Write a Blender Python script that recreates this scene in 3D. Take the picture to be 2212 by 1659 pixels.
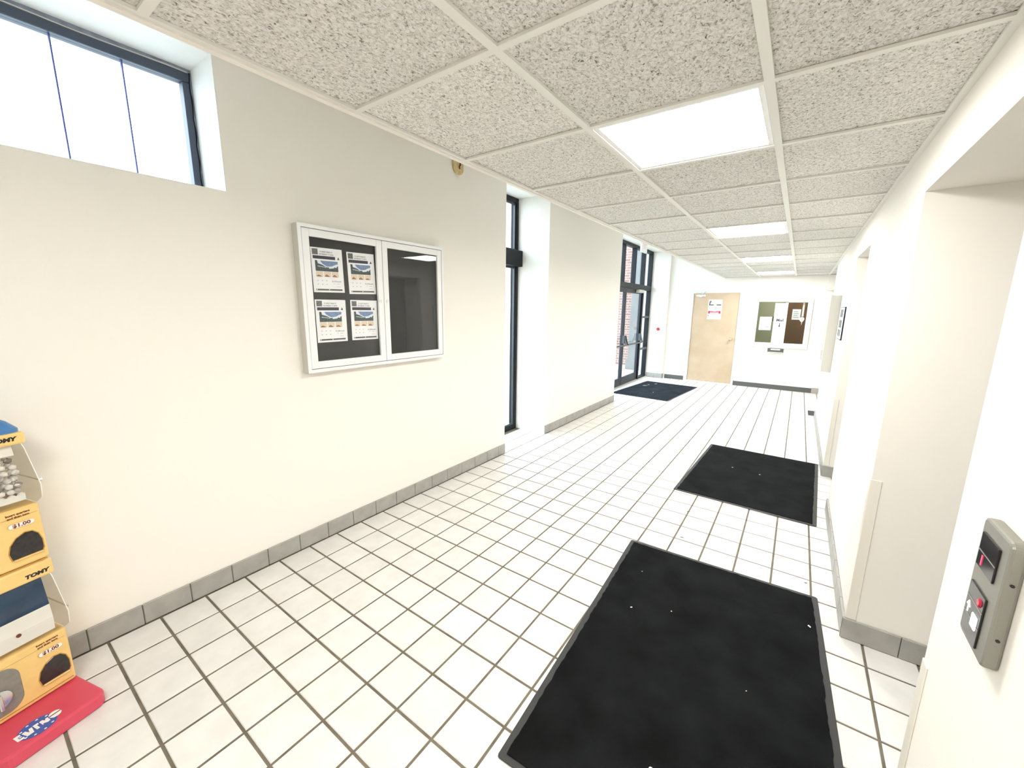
import bpy, bmesh, math, random
from mathutils import Vector, Matrix

for o in list(bpy.data.objects):
    bpy.data.objects.remove(o, do_unlink=True)
S = bpy.context.scene
COL = S.collection
rnd = random.Random(7)

# ---------------------------------------------------------------- camera
CAM_LOC = Vector((2.6051, -0.0633, 1.6403))
FPX, IW, IH = 870.9, 2212, 1659
def rodrigues(r):
    return Matrix.Rotation(r.length, 3, r.normalized())
RW = rodrigues(Vector((0.175792, 0.612169, 0.067925))) @ Matrix(((1, 0, 0), (0, 0, -1), (0, 1, 0)))
cam = bpy.data.objects.new('camera', bpy.data.cameras.new('camera'))
cam.data.sensor_fit = 'HORIZONTAL'
cam.data.sensor_width = 36.0
cam.data.lens = 36.0 * FPX / IW
cam.data.clip_start = 0.02
cam.data.clip_end = 200
m3 = Matrix((RW[0], -RW[1], -RW[2])).transposed()
cam.matrix_world = Matrix.Translation(CAM_LOC) @ m3.to_4x4()
COL.objects.link(cam)
S.camera = cam
def to_px(p):
    q = RW @ (Vector(p) - CAM_LOC)
    if q.z < 0.05:
        return None
    return (IW / 2 + FPX * q.x / q.z, IH / 2 + FPX * q.y / q.z, q.z)

# ---------------------------------------------------------------- world, exposure
w = bpy.data.worlds.new('overcast_sky')
S.world = w
w.use_nodes = True
bg = w.node_tree.nodes['Background']
bg.inputs[0].default_value = (0.74, 0.88, 1.0, 1)
bg.inputs[1].default_value = 4.4
LAMP = 24.0            # strength of the ceiling light diffusers
S.view_settings.view_transform = 'Standard'
S.view_settings.look = 'None'
S.view_settings.exposure = 0.84
S.view_settings.gamma = 1.0
S.view_settings.use_curve_mapping = False

# ---------------------------------------------------------------- materials
MATS = {}
def new_mat(name):
    m = bpy.data.materials.new(name)
    m.use_nodes = True
    nt = m.node_tree
    for n in list(nt.nodes):
        nt.nodes.remove(n)
    out = nt.nodes.new('ShaderNodeOutputMaterial')
    MATS[name] = m
    return m, nt, out
def N(nt, t, **kw):
    n = nt.nodes.new(t)
    for k, v in kw.items():
        if k in n.inputs.keys():
            n.inputs[k].default_value = v
        else:
            setattr(n, k, v)
    return n
def pbr(name, col, rough=0.6, metal=0.0, spec=0.5, var=0.0, scale=6.0, bump=0.0, bscale=200.0, emit=0.0, objvar=0.0, col2=None, detail=3.0):
    """plain surface with procedural mottling (var), fine relief (bump) and per-piece tone (objvar)"""
    m, nt, out = new_mat(name)
    b = N(nt, 'ShaderNodeBsdfPrincipled')
    b.inputs['Roughness'].default_value = rough
    b.inputs['Metallic'].default_value = metal
    b.inputs['Specular IOR Level'].default_value = spec
    nt.links.new(b.outputs[0], out.inputs[0])
    src = None
    c4 = (*col, 1)
    geo = N(nt, 'ShaderNodeNewGeometry')
    if var or col2:
        no = N(nt, 'ShaderNodeTexNoise', Scale=scale, Detail=detail)
        nt.links.new(geo.outputs['Position'], no.inputs['Vector'])
        mx = N(nt, 'ShaderNodeMix', data_type='RGBA')
        c2 = col2 or tuple(max(0, c * (1 - var)) for c in col)
        mx.inputs[6].default_value = c4
        mx.inputs[7].default_value = (*c2, 1)
        rp = N(nt, 'ShaderNodeMapRange')
        rp.inputs[1].default_value = 0.35
        rp.inputs[2].default_value = 0.68
        nt.links.new(no.outputs['Fac'], rp.inputs[0])
        nt.links.new(rp.outputs[0], mx.inputs[0])
        src = mx.outputs[2]
    if objvar:
        oi = N(nt, 'ShaderNodeObjectInfo')
        mr = N(nt, 'ShaderNodeMapRange')
        mr.inputs[3].default_value = 1 - objvar
        mr.inputs[4].default_value = 1.0
        nt.links.new(oi.outputs['Random'], mr.inputs[0])
        mm = N(nt, 'ShaderNodeMix', data_type='RGBA', blend_type='MULTIPLY')
        mm.inputs[0].default_value = 1
        if src:
            nt.links.new(src, mm.inputs[6])
        else:
            mm.inputs[6].default_value = c4
        nt.links.new(mr.outputs[0], mm.inputs[7])
        src = mm.outputs[2]
    if src:
        nt.links.new(src, b.inputs['Base Color'])
    else:
        b.inputs['Base Color'].default_value = c4
    if bump:
        nb = N(nt, 'ShaderNodeTexNoise', Scale=bscale, Detail=2.0)
        nt.links.new(geo.outputs['Position'], nb.inputs['Vector'])
        bp = N(nt, 'ShaderNodeBump', Strength=bump, Distance=0.003)
        nt.links.new(nb.outputs['Fac'], bp.inputs['Height'])
        nt.links.new(bp.outputs[0], b.inputs['Normal'])
    if emit:
        b.inputs['Emission Color'].default_value = c4
        b.inputs['Emission Strength'].default_value = emit
    return m

pbr('wall_paint', (0.88, 0.84, 0.77), rough=0.7, spec=0.25, bump=0.12, bscale=260)
pbr('recess_paint', (0.88, 0.87, 0.83), rough=0.7, spec=0.25, bump=0.08, bscale=260)
pbr('floor_tile', (0.79, 0.77, 0.735), rough=0.42, spec=0.5, var=0.09, scale=9, objvar=0.07, bump=0.05, bscale=90)
pbr('grout', (0.19, 0.165, 0.12), rough=0.9, var=0.35, scale=14)
pbr('base_tile', (0.40, 0.385, 0.35), rough=0.45, var=0.15, scale=12, objvar=0.08)
pbr('base_tile_pink', (0.42, 0.36, 0.34), rough=0.5)
pbr('vinyl_base', (0.10, 0.10, 0.092), rough=0.55)
pbr('grid_metal', (0.80, 0.785, 0.73), rough=0.5)
pbr('white_metal', (0.86, 0.86, 0.85), rough=0.35)
pbr('white_paint', (0.86, 0.85, 0.81), rough=0.5)
pbr('frame_grey', (0.70, 0.69, 0.66), rough=0.5)
pbr('window_glare_blue', (0.055, 0.07, 0.105), rough=0.45)  # dark frame with glare put into its colour: lighter and bluish
pbr('caulk_grey', (0.38, 0.42, 0.52), rough=0.6, var=0.3, scale=25)
pbr('mullion_blue', (0.10, 0.11, 0.42), rough=0.4)
pbr('column_grey', (0.15, 0.15, 0.15), rough=0.9, var=0.2, scale=3)
pbr('silver_edge', (0.62, 0.60, 0.54), rough=0.4)
pbr('black_frame', (0.008, 0.010, 0.013), rough=0.45, spec=0.25)
pbr('bronze_frame', (0.022, 0.026, 0.036), rough=0.4, spec=0.3)
pbr('dark_bar', (0.06, 0.065, 0.07), rough=0.3, metal=0.4)
pbr('black_felt', (0.035, 0.036, 0.034), rough=0.8, var=0.2, scale=3)
pbr('paper', (0.93, 0.93, 0.93), rough=0.7)
pbr('ink_dark', (0.035, 0.03, 0.055), rough=0.6)
pbr('ink_grey', (0.22, 0.22, 0.20), rough=0.6, var=0.7, scale=220)
pbr('ink_text', (0.08, 0.075, 0.075), rough=0.6)
pbr('ink_pale', (0.45, 0.43, 0.42), rough=0.6)
pbr('print_sky', (0.20, 0.30, 0.50), rough=0.6, var=0.25, scale=60)
pbr('print_cloud', (0.80, 0.84, 0.90), rough=0.6)
pbr('print_building', (0.07, 0.10, 0.10), rough=0.6, var=0.6, scale=150)
pbr('print_sand', (0.80, 0.66, 0.50), rough=0.6, var=0.1, scale=90)
pbr('print_brown', (0.42, 0.20, 0.10), rough=0.6, var=0.4, scale=120)
pbr('print_red', (0.50, 0.03, 0.06), rough=0.5)
pbr('print_pink', (0.80, 0.55, 0.55), rough=0.6)
pbr('print_yellow', (0.75, 0.68, 0.22), rough=0.6)
pbr('chrome', (0.75, 0.75, 0.75), rough=0.18, metal=1.0)
pbr('brass', (0.80, 0.62, 0.38), rough=0.25, metal=1.0)
pbr('pile_black', (0.0105, 0.0115, 0.0122), rough=0.95, spec=0.1, var=0.55, scale=5, bump=0.8, bscale=700)
pbr('pile_navy', (0.020, 0.025, 0.034), rough=0.95, spec=0.1, var=0.5, scale=5, bump=0.8, bscale=700)
pbr('rubber', (0.030, 0.030, 0.029), rough=0.6)
pbr('lint', (0.7, 0.68, 0.62), rough=0.8)
pbr('gum', (0.16, 0.13, 0.09), rough=0.8)
pbr('wood_door', (0.585, 0.45, 0.315), rough=0.45, col2=(0.51, 0.38, 0.25), scale=3.2)
pbr('brown_door', (0.13, 0.065, 0.018), rough=0.5, col2=(0.09, 0.045, 0.014), scale=5)
pbr('office_green', (0.36, 0.38, 0.25), rough=0.7)
pbr('office_floor', (0.2, 0.18, 0.15), rough=0.8)
pbr('elevator_steel', (0.45, 0.45, 0.44), rough=0.35, metal=0.9)
pbr('panel_plate', (0.27, 0.26, 0.225), rough=0.42, metal=0.35, bump=0.15, bscale=500)
pbr('panel_glass', (0.02, 0.018, 0.02), rough=0.12)
pbr('lit_red', (0.9, 0.05, 0.12), rough=0.4, emit=1.2)
pbr('led_red', (0.35, 0.01, 0.03), rough=0.2, emit=0.25)
pbr('lit_white', (0.9, 0.9, 0.9), rough=0.4, emit=0.6)
pbr('red_plastic', (0.55, 0.02, 0.03), rough=0.35)
pbr('plate_cream', (0.70, 0.55, 0.27), rough=0.6, var=0.25, scale=40)
pbr('corner_plastic', (0.85, 0.805, 0.71), rough=0.35)
pbr('concrete', (0.48, 0.47, 0.45), rough=0.9, var=0.2, scale=2)
pbr('machine_yellow', (0.82, 0.56, 0.21), rough=0.38, spec=0.4, var=0.06, scale=30)
pbr('machine_seam', (0.48, 0.24, 0.04), rough=0.5)
pbr('machine_blue', (0.06, 0.19, 0.42), rough=0.32)
pbr('machine_red', (0.64, 0.065, 0.11), rough=0.35)
pbr('machine_grey', (0.24, 0.22, 0.19), rough=0.5, var=0.15, scale=50)
pbr('chute_dark', (0.035, 0.03, 0.028), rough=0.25, var=0.4, scale=60)
pbr('card_blue', (0.035, 0.075, 0.16), rough=0.25, var=0.3, scale=20)
pbr('logo_blue', (0.05, 0.10, 0.36), rough=0.4)
pbr('logo_white', (0.85, 0.80, 0.76), rough=0.5)
pbr('letter_brown', (0.16, 0.028, 0.008), rough=0.6)
pbr('letter_black', (0.010, 0.008, 0.006), rough=0.5)
pbr('sign_pink', (0.85, 0.55, 0.55), rough=0.5)
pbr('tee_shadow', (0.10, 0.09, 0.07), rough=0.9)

# capsules: random tone per position
m, nt, out = new_mat('capsule')
b = N(nt, 'ShaderNodeBsdfPrincipled', Roughness=0.25)
ge = N(nt, 'ShaderNodeNewGeometry')
vo = N(nt, 'ShaderNodeTexVoronoi', Scale=38.0)
nt.links.new(ge.outputs['Position'], vo.inputs['Vector'])
cr = N(nt, 'ShaderNodeValToRGB')
cr.color_ramp.elements[0].color = (0.16, 0.13, 0.12, 1)
cr.color_ramp.elements[1].color = (0.9, 0.88, 0.87, 1)
cr.color_ramp.elements[0].position = 0.1
cr.color_ramp.elements[1].position = 0.55
nt.links.new(vo.outputs['Color'], cr.inputs[0])
nt.links.new(cr.outputs[0], b.inputs['Base Color'])
nt.links.new(b.outputs[0], out.inputs[0])

# acoustic ceiling tile: rough fissured face
m, nt, out = new_mat('acoustic_tile')
b = N(nt, 'ShaderNodeBsdfPrincipled', Roughness=0.95)
b.inputs['Specular IOR Level'].default_value = 0.1
ge = N(nt, 'ShaderNodeNewGeometry')
oi = N(nt, 'ShaderNodeObjectInfo')
ad = N(nt, 'ShaderNodeVectorMath', operation='ADD')
sc = N(nt, 'ShaderNodeVectorMath', operation='SCALE')
cb = N(nt, 'ShaderNodeCombineXYZ')
for i_ in range(3):
    nt.links.new(oi.outputs['Random'], cb.inputs[i_])
nt.links.new(cb.outputs[0], sc.inputs[0])
sc.inputs['Scale'].default_value = 37.0
nt.links.new(ge.outputs['Position'], ad.inputs[0])
nt.links.new(sc.outputs[0], ad.inputs[1])
mp = N(nt, 'ShaderNodeMapping')
mp.inputs['Scale'].default_value = (1.0, 0.72, 1.0)
mp.inputs['Rotation'].default_value = (0, 0, 0.5)
nt.links.new(ad.outputs[0], mp.inputs[0])
n1 = N(nt, 'ShaderNodeTexNoise', Scale=112.0, Detail=4.0, Roughness=0.66, Distortion=0.9)
nt.links.new(mp.outputs[0], n1.inputs['Vector'])
cr = N(nt, 'ShaderNodeValToRGB')
e = cr.color_ramp.elements
e[0].position = 0.30
e[0].color = (0.10, 0.092, 0.075, 1)
e[1].position = 0.60
e[1].color = (0.95, 0.925, 0.88, 1)
k = e.new(0.43)
k.color = (0.70, 0.675, 0.62, 1)
nt.links.new(n1.outputs['Fac'], cr.inputs[0])
# each board has a slightly different tone
mr = N(nt, 'ShaderNodeMapRange')
mr.inputs[3].default_value = 0.88
mr.inputs[4].default_value = 1.0
nt.links.new(oi.outputs['Random'], mr.inputs[0])
mm = N(nt, 'ShaderNodeMix', data_type='RGBA', blend_type='MULTIPLY')
mm.inputs[0].default_value = 1
nt.links.new(cr.outputs[0], mm.inputs[6])
nt.links.new(mr.outputs[0], mm.inputs[7])
nt.links.new(mm.outputs[2], b.inputs['Base Color'])
bp = N(nt, 'ShaderNodeBump', Strength=0.7, Distance=0.006)
nt.links.new(n1.outputs['Fac'], bp.inputs['Height'])
nt.links.new(bp.outputs[0], b.inputs['Normal'])
nt.links.new(b.outputs[0], out.inputs[0])

# light diffuser
m, nt, out = new_mat('diffuser')
em = N(nt, 'ShaderNodeEmission')
em.inputs[0].default_value = (1.0, 0.985, 0.95, 1)
em.inputs[1].default_value = LAMP
nt.links.new(em.outputs[0], out.inputs[0])

def glassmat(name, tint, rough=0.0, ior=1.45):
    m, nt, out = new_mat(name)
    tr = N(nt, 'ShaderNodeBsdfTransparent')
    tr.inputs[0].default_value = (*tint, 1)
    gl = N(nt, 'ShaderNodeBsdfGlossy', Roughness=rough)
    fr = N(nt, 'ShaderNodeFresnel', IOR=ior)
    mx = N(nt, 'ShaderNodeMixShader')
    # reflection only where light enters the glass; the thin pane does not bend light
    gb = N(nt, 'ShaderNodeNewGeometry')
    iv = N(nt, 'ShaderNodeMath', operation='SUBTRACT')
    iv.inputs[0].default_value = 1.0
    nt.links.new(gb.outputs['Backfacing'], iv.inputs[1])
    ml = N(nt, 'ShaderNodeMath', operation='MULTIPLY')
    nt.links.new(fr.outputs[0], ml.inputs[0])
    nt.links.new(iv.outputs[0], ml.inputs[1])
    nt.links.new(ml.outputs[0], mx.inputs[0])
    nt.links.new(tr.outputs[0], mx.inputs[1])
    nt.links.new(gl.outputs[0], mx.inputs[2])
    nt.links.new(mx.outputs[0], out.inputs[0])
glassmat('glass', (0.96, 0.98, 0.98))
glassmat('case_glass', (0.985, 0.985, 0.985))
glassmat('clear_plastic', (0.86, 0.84, 0.79), 0.05, 1.5)

# brick outside
m, nt, out = new_mat('brick')
b = N(nt, 'ShaderNodeBsdfPrincipled', Roughness=0.9)
tc = N(nt, 'ShaderNodeTexCoord')
mp = N(nt, 'ShaderNodeMapping')
mp.inputs['Rotation'].default_value = (math.pi / 2, 0, 0)
br = N(nt, 'ShaderNodeTexBrick', Scale=1.0)
br.inputs['Color1'].default_value = (0.22, 0.095, 0.075, 1)
br.inputs['Color2'].default_value = (0.27, 0.14, 0.11, 1)
br.inputs['Mortar'].default_value = (0.42, 0.40, 0.38, 1)
br.inputs['Brick Width'].default_value = 0.22
br.inputs['Row Height'].default_value = 0.075
br.inputs['Mortar Size'].default_value = 0.008
nt.links.new(tc.outputs['Object'], mp.inputs[0])
nt.links.new(mp.outputs[0], br.inputs['Vector'])
nt.links.new(br.outputs[0], b.inputs['Base Color'])
nt.links.new(b.outputs[0], out.inputs[0])

# ---------------------------------------------------------------- mesh helpers
class MB:
    def __init__(s, org=(0, 0, 0)):
        s.v = []; s.f = []; s.o = Vector(org)
    def add(s, vs, fs):
        n = len(s.v)
        s.v += [Vector(p) - s.o for p in vs]
        s.f += [[i + n for i in f] for f in fs]
        return s
    def box(s, x0, x1, y0, y1, z0, z1):
        x0, x1 = min(x0, x1), max(x0, x1); y0, y1 = min(y0, y1), max(y0, y1); z0, z1 = min(z0, z1), max(z0, z1)
        return s.add([(x0, y0, z0), (x1, y0, z0), (x1, y1, z0), (x0, y1, z0), (x0, y0, z1), (x1, y0, z1), (x1, y1, z1), (x0, y1, z1)],
                     [(3, 2, 1, 0), (4, 5, 6, 7), (0, 1, 5, 4), (1, 2, 6, 5), (2, 3, 7, 6), (3, 0, 4, 7)])
    def prism(s, loop, a, bvec):
        """closed loop of 3D points (a = offset vector start, bvec = extrusion)"""
        n = len(loop); a = Vector(a); bv = Vector(bvec)
        vs = [Vector(p) + a for p in loop] + [Vector(p) + a + bv for p in loop]
        fs = [list(range(n))[::-1], [n + i for i in range(n)]] + [[i, (i + 1) % n, n + (i + 1) % n, n + i] for i in range(n)]
        return s.add(vs, fs)
    def tube(s, pts, r, seg=8, closed=False):
        pts = [Vector(p) for p in pts]
        rings = []
        for i, p in enumerate(pts):
            d = (pts[min(i + 1, len(pts) - 1)] - pts[max(i - 1, 0)]).normalized()
            u = d.orthogonal().normalized() if i == 0 else (u - d * u.dot(d)).normalized()
            vv = d.cross(u)
            rr = r[i] if isinstance(r, (list, tuple)) else r
            rings.append([p + (u * math.cos(t) + vv * math.sin(t)) * rr for t in [2 * math.pi * k / seg for k in range(seg)]])
        vs = [q for ring in rings for q in ring]
        fs = []
        for i in range(len(rings) - 1):
            for k in range(seg):
                fs.append([i * seg + k, i * seg + (k + 1) % seg, (i + 1) * seg + (k + 1) % seg, (i + 1) * seg + k])
        fs.append(list(range(seg))[::-1]); fs.append([(len(rings) - 1) * seg + k for k in range(seg)])
        return s.add(vs, fs)
    def build(s, name, mat, parent=None, bevel=0.0, seg=1, smooth=False):
        me = bpy.data.meshes.new(name)
        me.from_pydata([tuple(p) for p in s.v], [], s.f)
        bm = bmesh.new(); bm.from_mesh(me)
        bmesh.ops.recalc_face_normals(bm, faces=bm.faces)
        if bevel:
            es = [e for e in bm.edges if len(e.link_faces) == 2 and e.calc_face_angle(0) > 0.5]
            bmesh.ops.bevel(bm, geom=es, offset=bevel, segments=seg, affect='EDGES', profile=0.5, clamp_overlap=True)
        if smooth:
            for f in bm.faces: f.smooth = True
        bm.to_mesh(me); bm.free()
        me.materials.append(MATS[mat])
        o = bpy.data.objects.new(name, me)
        COL.objects.link(o)
        if parent:
            o.parent = parent
        return o
def tag(o, label, cat, group=None, kind=None):
    o['label'] = label; o['category'] = cat
    if group: o['group'] = group
    if kind: o['kind'] = kind
    return o
def root(name, loc=(0, 0, 0), rz=0.0):
    o = bpy.data.objects.new(name, None)
    o.empty_display_size = 0.05
    o.location = loc; o.rotation_euler = (0, 0, rz)
    COL.objects.link(o)
    return o
def inst(name, me, loc, parent, rot=(0, 0, 0)):
    o = bpy.data.objects.new(name, me)
    o.location = loc; o.rotation_euler = rot
    COL.objects.link(o); o.parent = parent
    return o
def text(body, size, mat, parent, loc, xdir, zdir, name='lettering', align='CENTER', thick=0.0004, xs=1.0, shear=0.0, bold=0.0):
    cu = bpy.data.curves.new('t', 'FONT')
    cu.body = body; cu.size = size; cu.align_x = align; cu.align_y = 'CENTER'; cu.extrude = thick
    cu.resolution_u = 2; cu.shear = shear; cu.offset = bold
    t = bpy.data.objects.new('t', cu); COL.objects.link(t)
    dg = bpy.context.evaluated_depsgraph_get()
    me = bpy.data.meshes.new_from_object(t.evaluated_get(dg))
    bpy.data.objects.remove(t, do_unlink=True)
    xd = Vector(xdir).normalized(); zd = Vector(zdir).normalized(); nd = xd.cross(zd)
    M = Matrix((xd * xs, zd, nd)).transposed()
    for v in me.vertices:
        v.co = M @ v.co + Vector(loc)
    me.materials.clear(); me.materials.append(MATS[mat]); me.name = name
    o = bpy.data.objects.new(name, me); COL.objects.link(o); o.parent = parent
    return o
def rrect(w, h, r, n=4):
    """rounded rectangle outline in 2D, centred"""
    pts = []
    for cx, cy, a in ((w / 2 - r, h / 2 - r, 0), (-w / 2 + r, h / 2 - r, 90), (-w / 2 + r, -h / 2 + r, 180), (w / 2 - r, -h / 2 + r, 270)):
        for k in range(n + 1):
            t = math.radians(a + 90 * k / n)
            pts.append((cx + r * math.cos(t), cy + r * math.sin(t)))
    return pts
def ellipse(a, b, n=24):
    return [(a * math.cos(2 * math.pi * k / n), b * math.sin(2 * math.pi * k / n)) for k in range(n)]

# ================================================================ SETTING
P = 0.2032                      # floor tile pitch
XL, XR, XO = -0.012, 2.97, -0.58 # left wall face, right wall face, outer face of left wall
YN, YB = -2.6, 10.12            # near end (behind the camera), back wall
H, HU = 2.353, 3.0              # suspended ceiling, upper ceiling
R1A, R1B = 3.52, 4.42           # first window recess
R2A, R2B = 6.88, 10.05          # entrance recess
NA, NB = (1.293, 2.40), (4.03, 4.93)   # lift niches in the right wall
YRE = 7.80                      # end of the right wall (corridor turns right)
XE = 5.0
NZ = 2.14

# ---- floor with individual tiles
fl = MB().box(XO, XE, YN, YB, -0.08, -0.004).build('floor', 'grout')
tag(fl, 'floor of square off-white tiles with dark grout', 'floor', kind='structure')
g = 0.0055
def tile_geo(mb, x0, x1, y0, y1, zt=0.0, zb=-0.006, bv=0.0025):
    mb.add([(x0, y0, zb), (x1, y0, zb), (x1, y1, zb), (x0, y1, zb),
            (x0, y0, zt - bv), (x1, y0, zt - bv), (x1, y1, zt - bv), (x0, y1, zt - bv),
            (x0 + bv, y0 + bv, zt), (x1 - bv, y0 + bv, zt), (x1 - bv, y1 - bv, zt), (x0 + bv, y1 - bv, zt)],
           [(0, 1, 5, 4), (1, 2, 6, 5), (2, 3, 7, 6), (3, 0, 4, 7), (4, 5, 9, 8), (5, 6, 10, 9), (6, 7, 11, 10), (7, 4, 8, 11), (8, 9, 10, 11)])
def mats_cover(x, y):
    return (1.95 < x < 2.8 and 1.0 < y < 2.5) or (1.95 < x < 2.8 and 3.8 < y < 5.2)
cells = []
for i in range(-3, 25):
    for j in range(-13, 50):
        x0, x1, y0, y1 = i * P + g, (i + 1) * P - g, j * P + g, (j + 1) * P - g
        y1 = min(y1, YB)
        cx, cy = (x0 + x1) / 2, (y0 + y1) / 2
        if x1 < 0.02 and not (R1A - 0.1 < cy < R1B + 0.1 or R2A - 0.1 < cy < R2B + 0.1): continue
        if x0 < XO + 0.02: continue
        if x0 > 3.33 and cy < YRE: continue
        if x0 > XR and not (NA[0] - .1 < cy < NA[1] + .1 or NB[0] - .1 < cy < NB[1] + .1 or cy > YRE - .1): continue
        q = to_px((cx, cy, 0))
        vis = q and -40 < q[0] < IW + 40 and -40 < q[1] < IH + 60 and not mats_cover(cx, cy) and cx < 3.2
        full = abs((y1 - y0) - (P - 2 * g)) < 1e-6
        cells.append(((q[2] if (vis and full) else 99), x0, x1, y0, y1))
cells.sort(key=lambda c: c[0])
tm = MB(); tile_geo(tm, -P / 2 + g, P / 2 - g, -P / 2 + g, P / 2 - g)
t0 = tm.build('tile', 'floor_tile', fl)
tile_me = t0.data
first = True
rest = MB()
for k, (d, x0, x1, y0, y1) in enumerate(cells):
    if k < 300 and d < 90:
        loc = ((x0 + x1) / 2, (y0 + y1) / 2, rnd.uniform(-0.0006, 0.0))
        if first:
            t0.location = loc; first = False
        else:
            inst('tile', tile_me, loc, fl)
    else:
        tile_geo(rest, x0, x1, y0, y1)
ro = rest.build('tile_field', 'floor_tile', fl); ro['kind'] = 'stuff'

# ---- walls
def struct(o, label, cat='wall'):
    return tag(o, label, cat, kind='structure')
WY0, WY1, WZ0, WZ1 = -0.75, 0.952, 2.242, 2.912
wl = MB()
wl.box(XO, XL, YN, WY0, 0, HU).box(XO, XL, WY0, WY1, 0, WZ0).box(XO, XL, WY0, WY1, WZ1, HU).box(XO, XL, WY1, R1A, 0, HU)
wl.box(XO, XL, R1B, R2A, 0, HU).box(XO, XL, R2B, YB, 0, HU)
struct(wl.build('wall_left', 'wall_paint'), 'cream painted wall with high window and two deep openings')
wr = MB()
wr.box(XR, 3.5, YN, NA[0], 0, HU).box(XR, 3.5, NA[1], NB[0], 0, HU).box(XR, 3.5, NB[1], YRE, 0, HU)
wr.box(XR, 3.5, NA[0], NA[1], NZ, HU).box(XR, 3.5, NB[0], NB[1], NZ, HU)
wr.box(3.42, 3.5, NA[0], NA[1], 0, NZ).box(3.42, 3.5, NB[0], NB[1], 0, NZ)
struct(wr.build('wall_right', 'wall_paint'), 'cream painted wall with two lift niches and call panel')
DX0, DX1, DZ = 0.50, 1.495, 2.075      # rough opening of the wooden door
VX0, VX1, VZ0, VZ1 = 1.83, 2.725, 0.965, 1.86
wb = MB()
wb.box(XO, DX0, YB, YB + .15, 0, HU).box(DX0, DX1, YB, YB + .15, DZ, HU).box(DX1, VX0, YB, YB + .15, 0, HU)
wb.box(VX0, VX1, YB, YB + .15, 0, VZ0).box(VX0, VX1, YB, YB + .15, VZ1, HU).box(VX1, XE, YB, YB + .15, 0, HU)
struct(wb.build('wall_back', 'wall_paint'), 'cream end wall with wooden door and mail window')
struct(MB().box(XO, 3.5, YN - .15, YN, 0, HU).build('wall_near', 'wall_paint'), 'cream wall closing the hall behind the viewer')
struct(MB().box(XE, XE + .15, YRE, YB, 0, HU).box(3.5, XE + .15, YRE - .15, YRE, 0, HU).build('wall_corridor', 'wall_paint'), 'cream walls of the side corridor past the hall corner')
struct(MB().box(1.135, 1.158, YN, YB, H - 0.005, HU).build('wall_bulkhead', 'wall_paint'), 'narrow upright edge board above the suspended ceiling')

# ---- ceilings
struct(MB().box(XO, XE, YN - .15, YB + .15, HU, HU + .12).build('ceiling_upper', 'recess_paint'), 'plain plaster ceiling above the suspended ceiling', 'ceiling')
XC0, XC1, XC2 = 1.158, 1.818, 2.4395
OY, DY = 0.957, 0.6096
CY0 = OY - 5 * DY
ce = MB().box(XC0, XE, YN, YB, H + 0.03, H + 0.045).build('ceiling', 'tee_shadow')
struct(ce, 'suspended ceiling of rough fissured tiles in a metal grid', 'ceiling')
LIGHT_ROWS = (1, 5, 9, 13, -3)
colx = [(XC0, XC1), (XC1, XC2), (XC2, XR), (XR, XR + DY), (XR + DY, XR + 2 * DY), (XR + 2 * DY, XE)]
tmesh = {}
for c, (a, bx_) in enumerate(colx):
    for k in range(-6, 15):
        y0, y1 = OY + k * DY, min(OY + (k + 1) * DY, YB)
        y0 = max(y0, YN)
        if c >= 3 and k < 11: continue
        if c == 1 and k in LIGHT_ROWS: continue
        key = (c if c < 3 else 3 if c < 5 else 5, round(y1 - y0, 3))
        if key not in tmesh:
            hw, hl = (bx_ - a) / 2 - 0.003, (y1 - y0) / 2 - 0.003
            t = MB().box(-hw, hw, -hl, hl, 0, 0.016).build('ceiling_tile', 'acoustic_tile', ce)
            t.location = ((a + bx_) / 2, (y0 + y1) / 2, H + 0.009)
            tmesh[key] = t.data
        else:
            inst('ceiling_tile', tmesh[key], ((a + bx_) / 2, (y0 + y1) / 2, H + 0.009 + rnd.uniform(0, 0.0015)), ce)
def tee(name, x0, x1, y0, y1):
    o = MB().box(x0, x1, y0, y1, H, H + 0.009)
    if x1 - x0 < y1 - y0:
        o.box((x0 + x1) / 2 - .002, (x0 + x1) / 2 + .002, y0, y1, H + .009, H + .03)
    else:
        o.box(x0, x1, (y0 + y1) / 2 - .002, (y0 + y1) / 2 + .002, H + .009, H + .03)
    return o.build(name, 'grid_metal', ce)
for x in (XC1, XC2):
    tee('main_runner', x - .0145, x + .0145, YN, YB)
for x in (XR + DY, XR + 2 * DY):
    tee('main_runner', x - .0145, x + .0145, YRE, YB)
tee('main_runner', XR - .0145, XR + .0145, YRE, YB)
tee('wall_angle', XR - .022, XR, YN, YRE)
tee('wall_angle', XC0 - .012, XC0 + .018, YN, YB)
tee('wall_angle', XC0, XE, YB - .02, YB)
ct = {}
for c, (a, bx_) in enumerate(colx):
    for k in range(-5, 15):
        if c >= 3 and k < 12: continue
        y = OY + k * DY
        a2, b2 = a + .0145, bx_ - (.0145 if c < 2 else .022 if c == 2 else .0145)
        if c == 0: a2 = a + .018
        kk = (round(b2 - a2, 3))
        if kk not in ct:
            hw = (b2 - a2) / 2
            o = MB().box(-hw, hw, -.012, .012, 0, .009).box(-hw, hw, -.002, .002, .009, .03).build('cross_tee', 'grid_metal', ce)
            o.location = ((a2 + b2) / 2, y, H); ct[kk] = o.data
        else:
            inst('cross_tee', ct[kk], ((a2 + b2) / 2, y, H), ce)

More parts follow.
